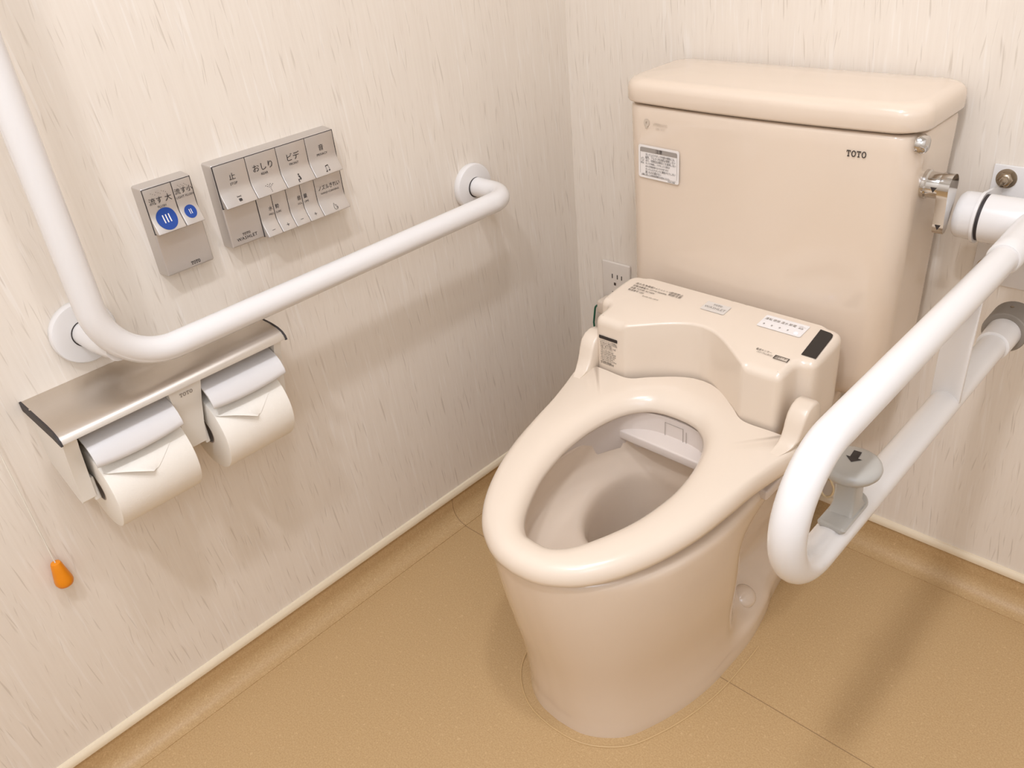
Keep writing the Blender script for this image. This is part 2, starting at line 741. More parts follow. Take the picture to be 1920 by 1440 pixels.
def inner(su, yf, yb, z):
    k = (yb - yf) / (-.362 + .705)
    return [Vector((XC + p.x * su, yf + (p.y + .705) * k, z)) for p in ring2(OPEN, NB)]


for su, yf, yb, z in ((.97, -.695, -.366, .327), (.94, -.687, -.367, .320), (.89, -.668, -.368, .311), (.83, -.640, -.370, .303),
                      (.77, -.606, -.372, .297), (.725, -.578, -.373, .292), (.70, -.566, -.374, .286), (.685, -.559, -.374, .276), (.67, -.554, -.375, .255),
                      (.65, -.549, -.377, .215), (.62, -.54, -.38, .165), (.55, -.525, -.39, .115), (.40, -.49, -.41, .085), (.2, -.46, -.43, .075)):
    rings.append(inner(su, yf, yb, z))
loft(bm, rings)
bowl = obj('bowl', bm, M_CER, toilet, sharp=60)

M_WATER = bpy.data.materials.new('water')
M_WATER.use_nodes = True
_b = M_WATER.node_tree.nodes['Principled BSDF']
_b.inputs['Base Color'].default_value = (0.9, 0.93, 0.92, 1)
_b.inputs['Roughness'].default_value = 0.02
_b.inputs['Transmission Weight'].default_value = 1.0
_b.inputs['IOR'].default_value = 1.33
bm = bmesh.new()
pr = inner(.545, -.523, -.392, .113)
loft(bm, [pr, inner(.53, -.521, -.394, .108)])
obj('water', bm, M_WATER, bowl)

for s in (1, -1):
    bm = bmesh.new()
    a = Vector((s * .42, -.18, .89)).normalized()
    lathe(bm, [(.0200, -.014), (.0208, .000), (.0204, .003), (.0176, .0068), (.0115, .0096), (.0045, .0110), (0, .0112)],
          (XC + XF + s * .120, -.322, .0655), a, 32)
    obj('bolt_cap', bm, M_CER, bowl)

bm = bmesh.new()
o_ = inset(ring2(BASE[:13] + [(.0, -.16)], 60, XC + XF), -.016)
tube(bm, [Vector((p.x, p.y, .0008)) for p in o_[:34]], .0013, 8)
obj('sealant_bead', bm, M_CAULK, bowl)
bm = bmesh.new()
o_ = inset(ring2(BASE[:13] + [(.0, -.16)], 60, XC + XF), -.016)
tube(bm, [Vector((p.x, p.y, .0008)) for p in (o_[-26:] + o_[:1])], .0013, 8)
obj('sealant_bead', bm, M_CAULK, bowl)

# -- tank
XT = 0.489


def tank_ring(hw, yf, yb, rf, rb, bow, z, n=10):
    pts = rrect(-hw, hw, yf, yb, [rf, rf, rb, rb], n)
    # add points along the bowed front
    out = []
    m = len(pts)
    front = []
    for k in range(1, 12):
        f = k / 12
        front.append(Vector((-hw + rf + (2 * hw - 2 * rf) * f, yf)))
    seq = pts[:n + 1] + front + pts[n + 1:]
    for p in seq:
        w = smooth(-.05, yf, p.y)
        y = p.y - bow * (1 - (p.x / hw) ** 2) * w
        out.append(Vector((XT + p.x, y, z)))
    return out


bm = bmesh.new()
tr = []
for z, dh, df in ((.395, .045, .05), (.400, .030, .034), (.412, .016, .018), (.43, .008, .008), (.46, .005, .004), (.52, .004, .002)):
    tr.append(tank_ring(.232 - dh, -.168 + df, -.012, .034, .022, .012, z))
for z, dh in ((.62, .0028), (.72, .0015), (.80, 0), (.817, 0), (.8205, .001), (.822, .003)):
    tr.append(tank_ring(.232 - dh, -.168 + dh, -.012 - dh, .034, .022, .012, z))
tr.append(tank_ring(.223, -.160, -.018, .03, .02, .012, .8225))
loft(bm, tr)
tank = obj('tank', bm, M_CER, toilet, sharp=50)

bm = bmesh.new()
lr = [tank_ring(.224, -.161, -.018, .03, .02, .012, .8232), tank_ring(.224, -.161, -.018, .03, .02, .012, .8258)]
for z, d in ((.8262, .004), (.8275, .0012), (.830, 0), (.847, .0), (.8525, .001), (.857, .0038), (.8602, .0078), (.8618, .0125), (.8624, .018)):
    lr.append(tank_ring(.237 - d, -.173 + d, -.006 - d * .6, .036, .026, .012, z))
lr.append(tank_ring(.17, -.11, -.05, .03, .02, .012, .8645))
loft(bm, lr)
obj('tank_lid', bm, M_CER, tank, sharp=60)

# flush lever on the right side of the tank
XS = XT + .232
bm = bmesh.new()
lathe(bm, [(.019, -.008), (.0195, .0), (.0195, .004), (.0175, .006), (.0172, .024), (.0165, .028), (.014, .030), (0, .0305)],
      (XS, -.116, .748), (1, 0, 0), 36)
obj('flush_lever_hub', bm, M_CHROME, tank, 'chrome hub of the flush lever')
bm = bmesh.new()
prof = []
for k in range(13):
    a = math.radians(180 * k / 12)
    prof.append((-.116 + .0185 * math.cos(a), .748 + .0185 * math.sin(a)))
prof += [(-.1325, .735), (-.128, .70), (-.1275, .690), (-.124, .6855), (-.117, .6855), (-.112, .690), (-.103, .72), (-.0985, .738)]
loft(bm, [[Vector((x, y, z)) for y, z in prof] for x in (XS + .022, XS + .036)])
bmesh.ops.bevel(bm, geom=[e for e in bm.edges if len(e.link_faces) == 2 and e.calc_face_angle(0) > 1.2], offset=.003, segments=3, profile=.5, affect='EDGES')
obj('flush_lever', bm, M_CHROME, tank, 'chrome lever hanging downwards')
for px_, py_, pz, s in ((XS + .017, -.1336, .7475, .0040), (XS + .029, -.1280, .6955, .0038)):
    bm = bmesh.new()
    flat_poly(bm, [(-s, s * .8), (s, s * .8), (0, -s)], (px_, py_, pz), (1, 0, 0), (0, 0, 1), .0004)
    obj('triangle_mark', bm, M_INK, tank)
bm = bmesh.new()
lathe(bm, [(.0125, -.004), (.0128, .002), (.0115, .004), (.0105, .0075), (.0085, .009), (0, .0093)], (XS - .001, -.154, .812), (1, 0, 0), 32)
obj('side_plug', bm, M_CHROME, tank, 'round chrome plug')

# markings on the tank front


def ty(x):
    return -.168 - .012 * (1 - ((x - XT) / .232) ** 2)


bm = bmesh.new()
slab_word(bm, .0265, .0085, (.6465, ty(.6465), .7945), (1, .07, 0), (0, 0, 1), .0012)
obj('tank_lettering', bm, M_INK, tank)

xd = (1, -.085, 0)
so = Vector((.330, ty(.330), .7345))
bm = bmesh.new()
rp = rrect(-.0415, .0415, -.0270, .0270, .004, 4)
flat_poly(bm, [(p.x, p.y) for p in rp], so, xd, (0, 0, 1), .0012)
st = obj('warning_sticker', bm, M_STICK, tank, 'white caution sticker')
bm = bmesh.new()
flat_poly(bm, [(p.x, p.y) for p in rrect(-.0378, .0378, .0158, .0232, [.0003, .0003, .003, .003], 4)], so, xd, (0, 0, 1), .0016)
for a, b_, c_, d_ in ((-.0378, -.020, -.0373, .016), (.0373, -.020, .0378, .016), (-.0355, -.0229, .0355, -.0224)):
    flat_poly(bm, [(a, b_), (c_, b_), (c_, d_), (a, d_)], so, xd, (0, 0, 1), .0016)
ring_poly(bm, -.0325, .0035, .0031, .0031, .0006, so, xd, (0, 0, 1), .0016)
flat_poly(bm, [(-.0347, .0052), (-.0343, .0057), (-.0303, .0018), (-.0307, .0013)], so, xd, (0, 0, 1), .0016)
obj('sticker_border', bm, M_STICKG, tank)
bm = bmesh.new()


def tl(body, size, x, z, sp=1.0, al='LEFT', sq=1.0):
    p = so + Vector(xd).normalized() * x + Vector((0, 0, z))
    text_bm(body, size, p, xd, (0, 0, 1), al, sp, .0020, bm, sq)


tl('注意', .0068, .0015, .0194, 1.0, 'CENTER')
rows = [('タンクふたやタンク内部の掃除には、', .0047), ('酸性、アルカリ性洗剤は使用しない', .0049), ('また、可燃性洗浄剤などを使用しない', .0047),
        ('タンクが破損し、けがをしたり家財が', .0038), ('ぬれる財産損害のおそれがあります', .0038), ('タンクふたやタンクに腰掛けたりしない', .0044), ('重いものを載せない', .0047)]
zz = .0118
for tx, szz in rows:
    tl(tx, szz, -.0265, zz, 1.0, 'LEFT', .78)
    zz -= .0048
tl('禁止', .0036, -.0325, -.0022, 1.0, 'CENTER')
tl('お願い:詳しくは取扱説明書をお読みください', .0034, -.0345, -.0212, 1, 'LEFT', .85)
tl('D06A-54B8', .0030, .027, -.0249, 1, 'CENTER')
obj('sticker_text', bm, M_INK, tank)
bm = bmesh.new()
lo = Vector((.3255, ty(.325), .796))
ring_poly(bm, -.020, .001, .0055, .0062, .0042, lo, xd, (0, 0, 1), .0012)
flat_poly(bm, [(-.0225, -.0075), (-.0175, -.0075), (-.0175, -.0050), (-.0225, -.0050)], lo, xd, (0, 0, 1), .0012)
text_bm('HYPERKILAMIC', .0062, lo + Vector((.0075, -.0006, .0005)), xd, (0, 0, 1), 'CENTER', 1, .0014, bm, .68)
text_bm('抗菌・防汚', .0036, lo + Vector((.0075, -.0006, -.0062)), xd, (0, 0, 1), 'CENTER', 1, .0014, bm)
obj('glaze_mark', bm, M_INKF, tank)

# -- bidet unit behind the seat
XB = 0.487
BT = 0.5455


def ztop(y):
    return BT + (y + .205) * 0.10


half = [(0, -.286), (.02, -.2885), (.045, -.301), (.072, -.320), (.100, -.3415), (.106, -.345), (.150, -.345), (.160, -.343), (.1645, -.334),
        (.1645, -.314), (.1665, -.3035), (.172, -.2985), (.180, -.2975), (.186, -.2955), (.190, -.289), (.191, -.275), (.191, -.225), (.188, -.210), (.178, -.2015),
        (.16, -.200), (.08, -.200), (0, -.200)]


def poly_half(ctrl, n):
    return resample([Vector(c) for c in ctrl], n)


def body_outline(n=150):
    # gently rounded polyline
    h = [Vector(c) for c in half]
    for _ in range(3):
        o = [h[0]]
        for a, b in zip(h[:-1], h[1:]):
            o += [a.lerp(b, .25), a.lerp(b, .75)]
        o.append(h[-1])
        h = o
    h = resample(h, n)
    full = [Vector((XB + p.x, p.y)) for p in h]
    full += [Vector((XB - p.x, p.y)) for p in h[-2:0:-1]]
    return full


bo = body_outline()


def body_r(p):
    """edge rounding: tight along the hollow, softer on the front blocks and sides"""
    u = abs(p.x - XB)
    fr = smooth(-.325, -.343, p.y)
    side = smooth(.150, .166, u)
    return .0045 + .0085 * max(fr * smooth(.100, .112, u), side * .8)


brad = [body_r(p) for p in bo]


def body_ring(th):
    """th: 0 = top of the vertical wall, 90 = top surface"""
    t = math.radians(th)
    out = []
    nrm = inset(bo, 1.0)
    for p, q, r in zip(bo, nrm, brad):
        v = p + (q - p) * r * (1 - math.cos(t))
        out.append(Vector((v.x, v.y, ztop(v.y) - r * (1 - math.sin(t)))))
    return out


bm = bmesh.new()
low = inset(bo, .006)
br = [[Vector((p.x, p.y, .3735)) for p in low], [Vector((p.x, p.y, .376)) for p in bo], [Vector((p.x, p.y, .447)) for p in bo]]
br += [body_ring(t) for t in (0, 18, 36, 54, 72, 90)]
vs = loft(bm, br, True, False)
# top surface: bridge mirrored halves across so that it stays smooth over the concave front
ringv = vs[-1]
n = len(ringv)
edges = [bm.edges.get((ringv[i], ringv[(i + 1) % n])) for i in range(n)]
bmesh.ops.triangle_fill(bm, use_beauty=True, use_dissolve=False, edges=edges)
unit = obj('bidet_unit', bm, M_PLA, toilet, sharp=75)


def on_top(x, y):
    return Vector((x, y, ztop(y) + .0004))


XD, YD = (1, 0, 0), (0, 1, .10)
# black sensor window, grey badge, indicator panel, printed text
bm = bmesh.new()
flat_poly(bm, [(-.0085, -.037), (.0135, -.037), (.0090, .022), (.0068, .0285), (.0018, .0315), (-.0145, .0335)], on_top(.6575, -.2475), XD, YD, .0006)
obj('sensor_window', bm, M_BLACK, unit)
bm = bmesh.new()
flat_poly(bm, [(p.x, p.y) for p in rrect(-.021, .021, -.0125, .0125, .0015, 3)], on_top(.4795, -.234), XD, YD, .0005)
obj('name_badge', bm, M_BADGE, unit)
bm = bmesh.new()
slab_word(bm, .0150, .0044, on_top(.4795, -.2275), XD, YD, .0009)
text_bm('WASHLET', .0080, on_top(.4795, -.2365), XD, YD, 'CENTER', 1.05, .0009, bm)
obj('badge_lettering', bm, M_STICKG, unit)
bm = bmesh.new()
flat_poly(bm, [(p.x, p.y) for p in rrect(-.035, .035, -.016, .017, .002, 3)], on_top(.5925, -.2315), XD, YD, .0005)
obj('indicator_panel', bm, M_LEDP, unit)
bm = bmesh.new()
for k, w in enumerate(('運転', '便座', '温水', '節電')):
    text_bm(w, .0066, on_top(.566 + k * .0128, -.2245), XD, YD, 'CENTER', 1, .0009, bm, .9)
    ring_poly(bm, 0, 0, .0013, .0018, .0008, on_top(.5655 + k * .0128, -.2385), XD, YD, .0009, 10)
text_bm('パワー\n脱臭', .0042, on_top(.6185, -.2245), XD, YD, 'CENTER', 1, .0009, bm, .9)
obj('indicator_text', bm, M_INKG, unit)
bm = bmesh.new()
lathe(bm, [(.0028, 0), (.0026, .0008), (.0012, .0013), (0, .0014)], on_top(.6175, -.2400), (0, -.1, 1), 16)
obj('indicator_lamp', bm, M_LED, unit, 'glowing blue indicator lamp')
bm = bmesh.new()
text_bm('温水洗浄便座', .0058, on_top(.322, -0.2285), XD, YD, 'LEFT', 1.05, .0009, bm)
text_bm('ウォシュレット', .0052, on_top(.356, -0.2285), XD, YD, 'LEFT', 1.0, .0009, bm)
text_bm('定格消費電力 1271W 50/60Hz', .0056, on_top(.322, -0.2365), XD, YD, 'LEFT', 1, .0009, bm, .92)
text_bm('品番 TCF585 AC100V', .0056, on_top(.322, -0.2435), XD, YD, 'LEFT', 1, .0009, bm, .92)
text_bm('製造番号 1201', .0056, on_top(.322, -0.2505), XD, YD, 'LEFT', 1, .0009, bm, .92)
text_bm('0120-03-1010', .0046, on_top(.356, -0.2575), XD, YD, 'LEFT', 1.2, .0009, bm)
text_bm('使用禁止\n取扱注意', .0062, on_top(.4035, -.2315), XD, YD, 'CENTER', 1, .0009, bm)
obj('rating_text', bm, M_INK, unit)
bm = bmesh.new()
fo = on_top(.618, -.3065) + Vector((0, 0, .0003))
text_bm('着座センサー', .0052, fo + Vector((-.017, .005, .0005)), XD, YD, 'CENTER', 1, .0007, bm, .8)
text_bm('このマークの上に座らない', .0046, fo + Vector((-.0125, -.001, -.0001)), XD, YD, 'CENTER', 1, .0007, bm, .46)
for r in ((.002, -.0052, .024, .0038),):
    w = .0012
    for q in (((r[0], r[1]), (r[2], r[1]), (r[2], r[1] + w), (r[0], r[1] + w)), ((r[0], r[3] - w), (r[2], r[3] - w), (r[2], r[3]), (r[0], r[3])),
              ((r[0], r[1]), (r[0] + w, r[1]), (r[0] + w, r[3]), (r[0], r[3])), ((r[2] - w, r[1]), (r[2], r[1]), (r[2], r[3]), (r[2] - w, r[3]))):
        flat_poly(bm, q, fo, XD, YD, .0008)
text_bm('便座センサー', .0062, fo + Vector((.013, -.0007, 0)), XD, YD, 'CENTER', 1, .0008, bm, .55)
obj('front_print', bm, M_INK, unit)
# caution print on the left front block
bm = bmesh.new()
wo = Vector((.3515, -.3452, .4775))
xw, yw = (1, 0, 0), (0, 0, 1)
flat_poly(bm, [(p.x, p.y) for p in rrect(-.0185, .0185, .0185, .0245, .0012, 3)], wo, xw, yw, .0006)
zz = .0150
for k, (tx, sz, x0) in enumerate((('・シャワートイレの表面は', .0040, -.0185), ('拭く時は水で薄めた中性洗剤', .0036, -.0165), ('やわらかい布を使用し', .0034, -.0165),
                                 ('・便座、便ふたは乾いた紙', .0038, -.0185), ('で拭かないでください', .0034, -.0165), ('・Use a soft cloth and', .0042, -.0185),
                                 ('neutral detergent diluted', .0042, -.0165), ('with water to wipe clean', .0042, -.0165), ('・Do not wipe with dry', .0042, -.0185),
                                 ('cloth or toilet tissue,', .0042, -.0165), ('it may scratch the surface', .0042, -.0165), ('and cause damage', .0042, -.0165), ('禁 取扱説明書参照', .0044, -.0165))):
    text_bm(tx, sz, wo + Vector((x0, 0, zz)), xw, yw, 'LEFT', 1, .0008, bm, .74)
    zz -= .00345
obj('caution_print', bm, M_INK, unit)

# side hinge housings under the hinge arms, and the nozzle guard beneath the seat
bm = bmesh.new()
box(bm, (XC - .176, -.398, .357), (XC + .176, -.262, .374), .003)
obj('base_plate', bm, M_GUARD, unit)

GI = [(.119, -.515), (.113, -.47), (.100, -.425), (.082, -.394), (.056, -.3745), (.03, -.3665), (0, -.365)]
GO = [(.127, -.515), (.122, -.465), (.108, -.418), (.088, -.386), (.060, -.3665), (.03, -.3585), (0, -.357)]


def strip(ctrl, n=30):
    h = spline(ctrl, n)
    return [Vector((XC + p.x, p.y)) for p in h] + [Vector((XC - p.x, p.y)) for p in h[-2::-1]]


def stop(y):
    return .408 + .098 * (min(max(y, -.74), -.33) + .70)


gi, go = strip(GI), strip(GO)
bm = bmesh.new()
secs = []
for a, b in zip(gi, go):
    zt_ = stop(b.y) - .0345
    secs.append([Vector((a.x, a.y, .338)), Vector((a.x, a.y, zt_)), Vector((b.x, b.y, zt_)), Vector((b.x, b.y, .371)), Vector((b.x, b.y, .366)), Vector((a.x, a.y + .001, .337))])
loft(bm, secs)
guard = obj('splash_guard', bm, M_GUARD, unit)
bm = bmesh.new()
for q in ((-.017, -.019, .017, .019),):
    w = .0008
    a, b, c_, d = q
    for r in ((a, b, a + w, d), (c_ - w, b, c_, d), (a, d - w, c_, d), (c_ + .005, b, c_ + .005 + w, d - .004)):
        flat_poly(bm, [(r[0], r[1]), (r[2], r[1]), (r[2], r[3]), (r[0], r[3])], (XC - .002, -.3668, .380), (1, 0, 0), (0, 0, 1), .0006)
obj('nozzle_door_gap', bm, M_RUB, unit)

# -- seat
SX = .497
SEAT_O = [(0, -.744), (.03, -.7405), (.058, -.730), (.090, -.708), (.120, -.671), (.146, -.620), (.165, -.560), (.175, -.500), (.181, -.450),
          (.189, -.410), (.1965, -.380), (.1995, -.360), (.1975, -.351), (.190, -.3495), (.170, -.349),
          (.150, -.349), (.105, -.349), (.078, -.331), (.045, -.306), (.02, -.2935), (0, -.2905)]
SEAT_I = [(0, -.690), (.022, -.6875), (.045, -.668), (.066, -.630), (.083, -.585), (.092, -.537), (.094, -.505), (.091, -.465), (.081, -.425), (.066, -.396), (.045, -.377), (.022, -.370), (0, -.3685)]


def seat_pairs(n=90):
    ho = spline(SEAT_O, n)
    hi = spline(SEAT_I, n)
    # match inner points to the outer ones by a blend of arc length and direction
    c0 = Vector((0, -.53))
    out = []
    for k in range(n):
        f = k / (n - 1)
        o = ho[k]
        out.append((o, None))
    # inner parameter grows with the polar angle of the outer point
    ang = []
    for o, _ in out:
        d = o - c0
        ang.append(math.atan2(d.x, -d.y))
    for k in range(1, n):
        ang[k] = max(ang[k], ang[k - 1])
    ia = []
    for p in hi:
        d = p - c0
        ia.append(math.atan2(d.x, -d.y))
    res = []
    for k in range(n):
        a = ang[k]
        j = 0
        while j < n - 2 and ia[j + 1] < a:
            j += 1
        dd = ia[j + 1] - ia[j]
        f = 0 if dd <= 1e-9 else max(0, min(1, (a - ia[j]) / dd))
        res.append((ho[k], hi[j].lerp(hi[j + 1], f)))
    res[0] = (ho[0], hi[0])
    res[-1] = (ho[-1], hi[-1])
    return res


pairs = seat_pairs()
full = [(Vector((SX + o.x, o.y)), Vector((SX + i.x, i.y))) for o, i in pairs]
full += [(Vector((SX - o.x, o.y)), Vector((SX - i.x, i.y))) for o, i in pairs[-2:0:-1]]
ol = [p[0] for p in full]
prof_o = [(.016, -.0330), (.006, -.0320), (.001, -.0275), (0, -.0205), (.0012, -.0135), (.0048, -.0068), (.0105, -.0025), (.018, -.0004)]
prof_i = [(.040, 0), (.030, -.0006), (.021, -.0026), (.013, -.0062), (.0065, -.0118), (.002, -.0185), (.0, -.0245), (.004, -.0300), (.014, -.0325)]
sec = []
for o, i in full:
    d = (i - o)
    w = d.length
    d.normalize()
    k = min(1.0, w / .062) * (1 - .45 * smooth(-.58, -.42, o.y))
    ki = min(1.0, w / .062)
    if o.y > -.352 and abs(o.x - SX) < .1725:
        k *= .15
    elif o.y > -.335:
        k *= .3
    ring = []
    for a, z in prof_o:
        p = o + d * a * k
        ring.append(Vector((p.x, p.y, stop(p.y) + z)))
    for a, z in prof_i:
        p = i - d * a * ki
        ring.append(Vector((p.x, p.y, stop(p.y) + z)))
    sec.append(ring)
bm = bmesh.new()
m = len(sec[0])
vv = [[bm.verts.new(p) for p in r] for r in sec]
for a in range(len(vv)):
    b = (a + 1) % len(vv)
    for j in range(m):
        k = (j + 1) % m
        bm.faces.new((vv[a][j], vv[a][k], vv[b][k], vv[b][j]))
seat = obj('seat', bm, M_PLA, toilet, sharp=70)

# raised hinge arms at the rear corners of the seat
OUTER = [(-.45, .181), (-.412, .1885), (-.378, .197), (-.35, .2005), (-.20, .2005)]


def outer_hw(y):
    for (a, p), (b, q) in zip(OUTER[:-1], OUTER[1:]):
        if y <= b:
            return p + (q - p) * max(0, (y - a) / (b - a))
    return OUTER[-1][1]


for s in (1, -1):
    bm = bmesh.new()
    side = [(-.412, .4335), (-.400, .4362), (-.384, .4395), (-.374, .4435), (-.366, .4515), (-.3605, .4625), (-.356, .4745), (-.350, .4855), (-.341, .4930), (-.329, .4962),
            (-.317, .4945), (-.3085, .4870), (-.304, .475), (-.303, .46), (-.303, .430), (-.304, .415), (-.36, .414), (-.40, .420)]

    def wid(y):
        return .1705, min(.2000, outer_hw(y) - .0010 - .010 * smooth(-.362, -.405, y))
    rr = []
    for f, dn in ((0, .004), (.05, .0012), (.14, 0), (.86, 0), (.95, .0012), (1, .004)):
        r = []
        cpt = Vector((-.345, .45))
        for y, z in side:
            inn, outr = wid(y)
            v = Vector((y, z))
            v = v + (cpt - v).normalized() * dn
            r.append(Vector((SX + s * (inn + (outr - inn) * f), v.x, v.y)))
        rr.append(r)
    loft(bm, rr)
    obj('hinge_arm', bm, M_PLA, seat, sharp=50)

# ------------------------------------------------------------------ L-shaped grab bar on the left wall
gb = empty('wall_grab_bar', (0, -.64, .68), 'white L-shaped grab bar fixed on the left wall above the paper holder', 'grab bar')
GX, GZ, GY, GE = .098, .675, -1.0005, -.284
RT = .0173
bm = bmesh.new()
path = fillet([(GX, GY, 1.42), (GX, GY, GZ), (GX, GE, GZ + .002), (.010, GE, GZ + .003)], [.085, .046], 18)
tube(bm, path, RT, 32)
obj('rail', bm, M_BAR, gb)
FZ = .700
bm = bmesh.new()
tube(bm, [(.010, -.992, FZ), (.055, -.990, FZ), (GX - .004, -.984, FZ)], .0168, 28)
obj('post', bm, M_BAR, gb)
bm = bmesh.new()
tube(bm, [(.010, GY, 1.36), (GX, GY, 1.36)], .0150, 28)
obj('post', bm, M_BAR, gb)
for y, z in ((GE - .002, GZ + .003), (-.992, FZ), (GY, 1.36)):
    bm = bmesh.new()
    lathe(bm, [(.0405, 0), (.0415, .002), (.0415, .010), (.040, .0125), (.037, .0135), (.0176, .0142), (0, .0142)], (0, y, z), (1, 0, 0), 48)
    fl = obj('flange', bm, M_BAR, gb)
    bm = bmesh.new()
    lathe(bm, [(.0181, .0138), (.0181, .0145), (0, .0145)], (0, y, z), (1, 0, 0), 32)
    obj('seal_ring', bm, M_GASKET, fl)

# ------------------------------------------------------------------ fold-down grab bar on the right
fb = empty('fold_down_grab_bar', (.857, -.1, .70), 'white fold-down grab bar with U-shaped loop to the right of the toilet', 'grab bar')
FX, FU, FL = .857, .706, .5625
PY, PZ = -.076, .700
bm = bmesh.new()
path = [(FX, PY - .02, FU)]
r = (FU - FL) / 2
yb = -.662
for k in range(25):
    a = math.radians(90 + 180 * k / 24)
    path.append((FX, yb + r * math.cos(a), (FU + FL) / 2 + r * math.sin(a)))
path.append((FX, -.10, FL))
tube(bm, path, .0172, 32)
obj('rail', bm, M_BAR, fb)
bm = bmesh.new()
tube(bm, [(FX, PY + .004, FU - .002), (FX, -.13, FU - .001), (FX, -.19, FU), (FX, -.214, FU), (FX, -.2155, FU)], [.0245, .0225, .0205, .0200, .0188], 32)
obj('upper_sleeve', bm, M_BAR, fb)
bm = bmesh.new()
tube(bm, [(FX, -.1665, FL), (FX, -.165, FL), (FX, -.09, FL)], [.0183, .0205, .0222], 32)
sl = obj('lower_sleeve', bm, M_BAR, fb)
bm = bmesh.new()
lathe(bm, [(.003, -.001), (.0034, .001), (.002, .0022), (0, .0024)], (FX + .0213 * .55, -.135, FL - .0213 * .45), (.7, -.1, -.5), 14)
obj('screw', bm, M_STEEL, sl)
bm = bmesh.new()
tube(bm, [(FX, -.1215, FL), (FX, -.1212, FL), (FX, -.1195, FL), (FX, -.078, FL), (FX, -.074, FL)], [.0215, .0272, .0286, .0290, .027], 40)
stp = obj('rubber_stop', bm, M_RUB, fb)
bm = bmesh.new()
lathe(bm, [(.0026, -.001), (.0026, .0006), (0, .0006)], (FX - .002, -.097, FL + .0287), (0, 0, 1), 12)
obj('screw', bm, M_STEEL, stp)
bm = bmesh.new()
lathe(bm, [(.031, 0), (.0325, .0008), (.0325, .185), (.031, .187), (0, .187)], (.7925, PY, PZ), (1, 0, 0), 44)
obj('pivot_housing', bm, M_BAR, fb)
bm = bmesh.new()
lathe(bm, [(.0312, 0), (.0312, .0045), (0, .0045)], (.7885, PY, PZ), (1, 0, 0), 44)
obj('seal_ring', bm, M_GASKET, fb)
bm = bmesh.new()
lathe(bm, [(0, 0), (.022, .0003), (.0285, .002), (.0315, .006), (.032, .012), (.032, .0275)], (.757, PY, PZ), (1, 0, 0), 44)
obj('end_cap', bm, M_BAR, fb)
# bracket: wall plate and ear around the pivot
bm = bmesh.new()
box(bm, (.7715, -.0045, .575), (.945, 0.0, .751), .0018, 2)
ear = []
for k in range(19):
    a = math.radians(-80 + 255 * k / 18 - 100)
    ear.append((PY + .0355 * math.cos(a + math.pi), PZ + .0355 * math.sin(a + math.pi)))
ear = [(0.0, .632), (PY + .012, PZ - .0335)]
for k in range(15):
    a = math.radians(-70 - 195 * k / 14)
    ear.append((PY + .0355 * math.cos(a), PZ + .0355 * math.sin(a)))
ear += [(-.030, .728), (-.012, .722), (0, .719)]
loft(bm, [[Vector((x, y, z)) for y, z in ear] for x in (.7845, .7885)])
br_ = obj('mounting_bracket', bm, M_BAR, fb)
for x, z in ((.7905, .733), (.926, .733), (.7905, .60), (.926, .60)):
    bm = bmesh.new()
    lathe(bm, [(.0135, .004), (.0135, .0058), (.0095, .006)], (x, 0, z), (0, -1, 0), 28)
    lathe(bm, [(.0095, .006), (.0100, .0068), (.0100, .013), (.009, .0145), (.0065, .0155), (.006, .018), (.0045, .0205), (0, .0215)], (x, 0, z), (0, -1, 0), 6)
    obj('bolt', bm, M_STEEL, br_)
# flat strut between the two rails
bm = bmesh.new()
box(bm, (FX - .0168, -.336, FL + .004), (FX + .0168, -.330, FU - .004), .0012, 2)
obj('strut', bm, M_BAR, fb)
# grey push knob on the lower rail
KY, KX = -.608, .8575
bm = bmesh.new()
pts = rrect(-.0155, .0165, -.034, .032, [.006, .006, .014, .014], 6)


def wrap(x, y, h):
    r_ = .0172 + h
    a = x / .0172 * .80
    return Vector((KX + r_ * math.sin(a), KY + y, FL + r_ * math.cos(a)))


rr = []
for h, d in ((.0004, 0), (.003, -.0003), (.0050, .0006), (.0062, .003)):
    rr.append([wrap(p.x, p.y, h) for p in inset(pts, d)])
loft(bm, rr)
knob = obj('release_knob', bm, M_GREY, fb, 'grey push knob on the lower rail')
bm = bmesh.new()
zt = .6375
pp = []
for z, a, b in ((FL + .0195, .0125, .017), (FL + .028, .0108, .0118), (FL + .045, .0105, .0110), (zt - .008, .0115, .0125)):
    pp.append([Vector((KX + p.x, KY + .004 + p.y, z)) for p in rrect(-a, a, -b, b, .003, 4)])
loft(bm, pp)
obj('knob_stem', bm, M_GREY, knob)
bm = bmesh.new()
lathe(bm, [(.014, -.0115), (.020, -.0105), (.0255, -.0085), (.0282, -.005), (.0290, -.0015), (.0278, .0022), (.0245, .0045), (.0185, .0056), (0, .0060)],
      (KX, KY, zt), (0, 0, 1), 48)
obj('knob_head', bm, M_GREY, knob)
bm = bmesh.new()
ao = Vector((KX, KY + .004, zt + .0061))
ax_, ay_ = Vector((.995, .10, 0)), Vector((-.10, .995, 0))
flat_poly(bm, [(-.0038, .0115), (.0038, .0115), (.0038, -.0005), (-.0038, -.0005)], ao, ax_, ay_, .0002)
flat_poly(bm, [(-.0078, -.0003), (.0078, -.0003), (0, -.0085)], ao, ax_, ay_, .0002)
obj('arrow_mark', bm, M_INK, knob)

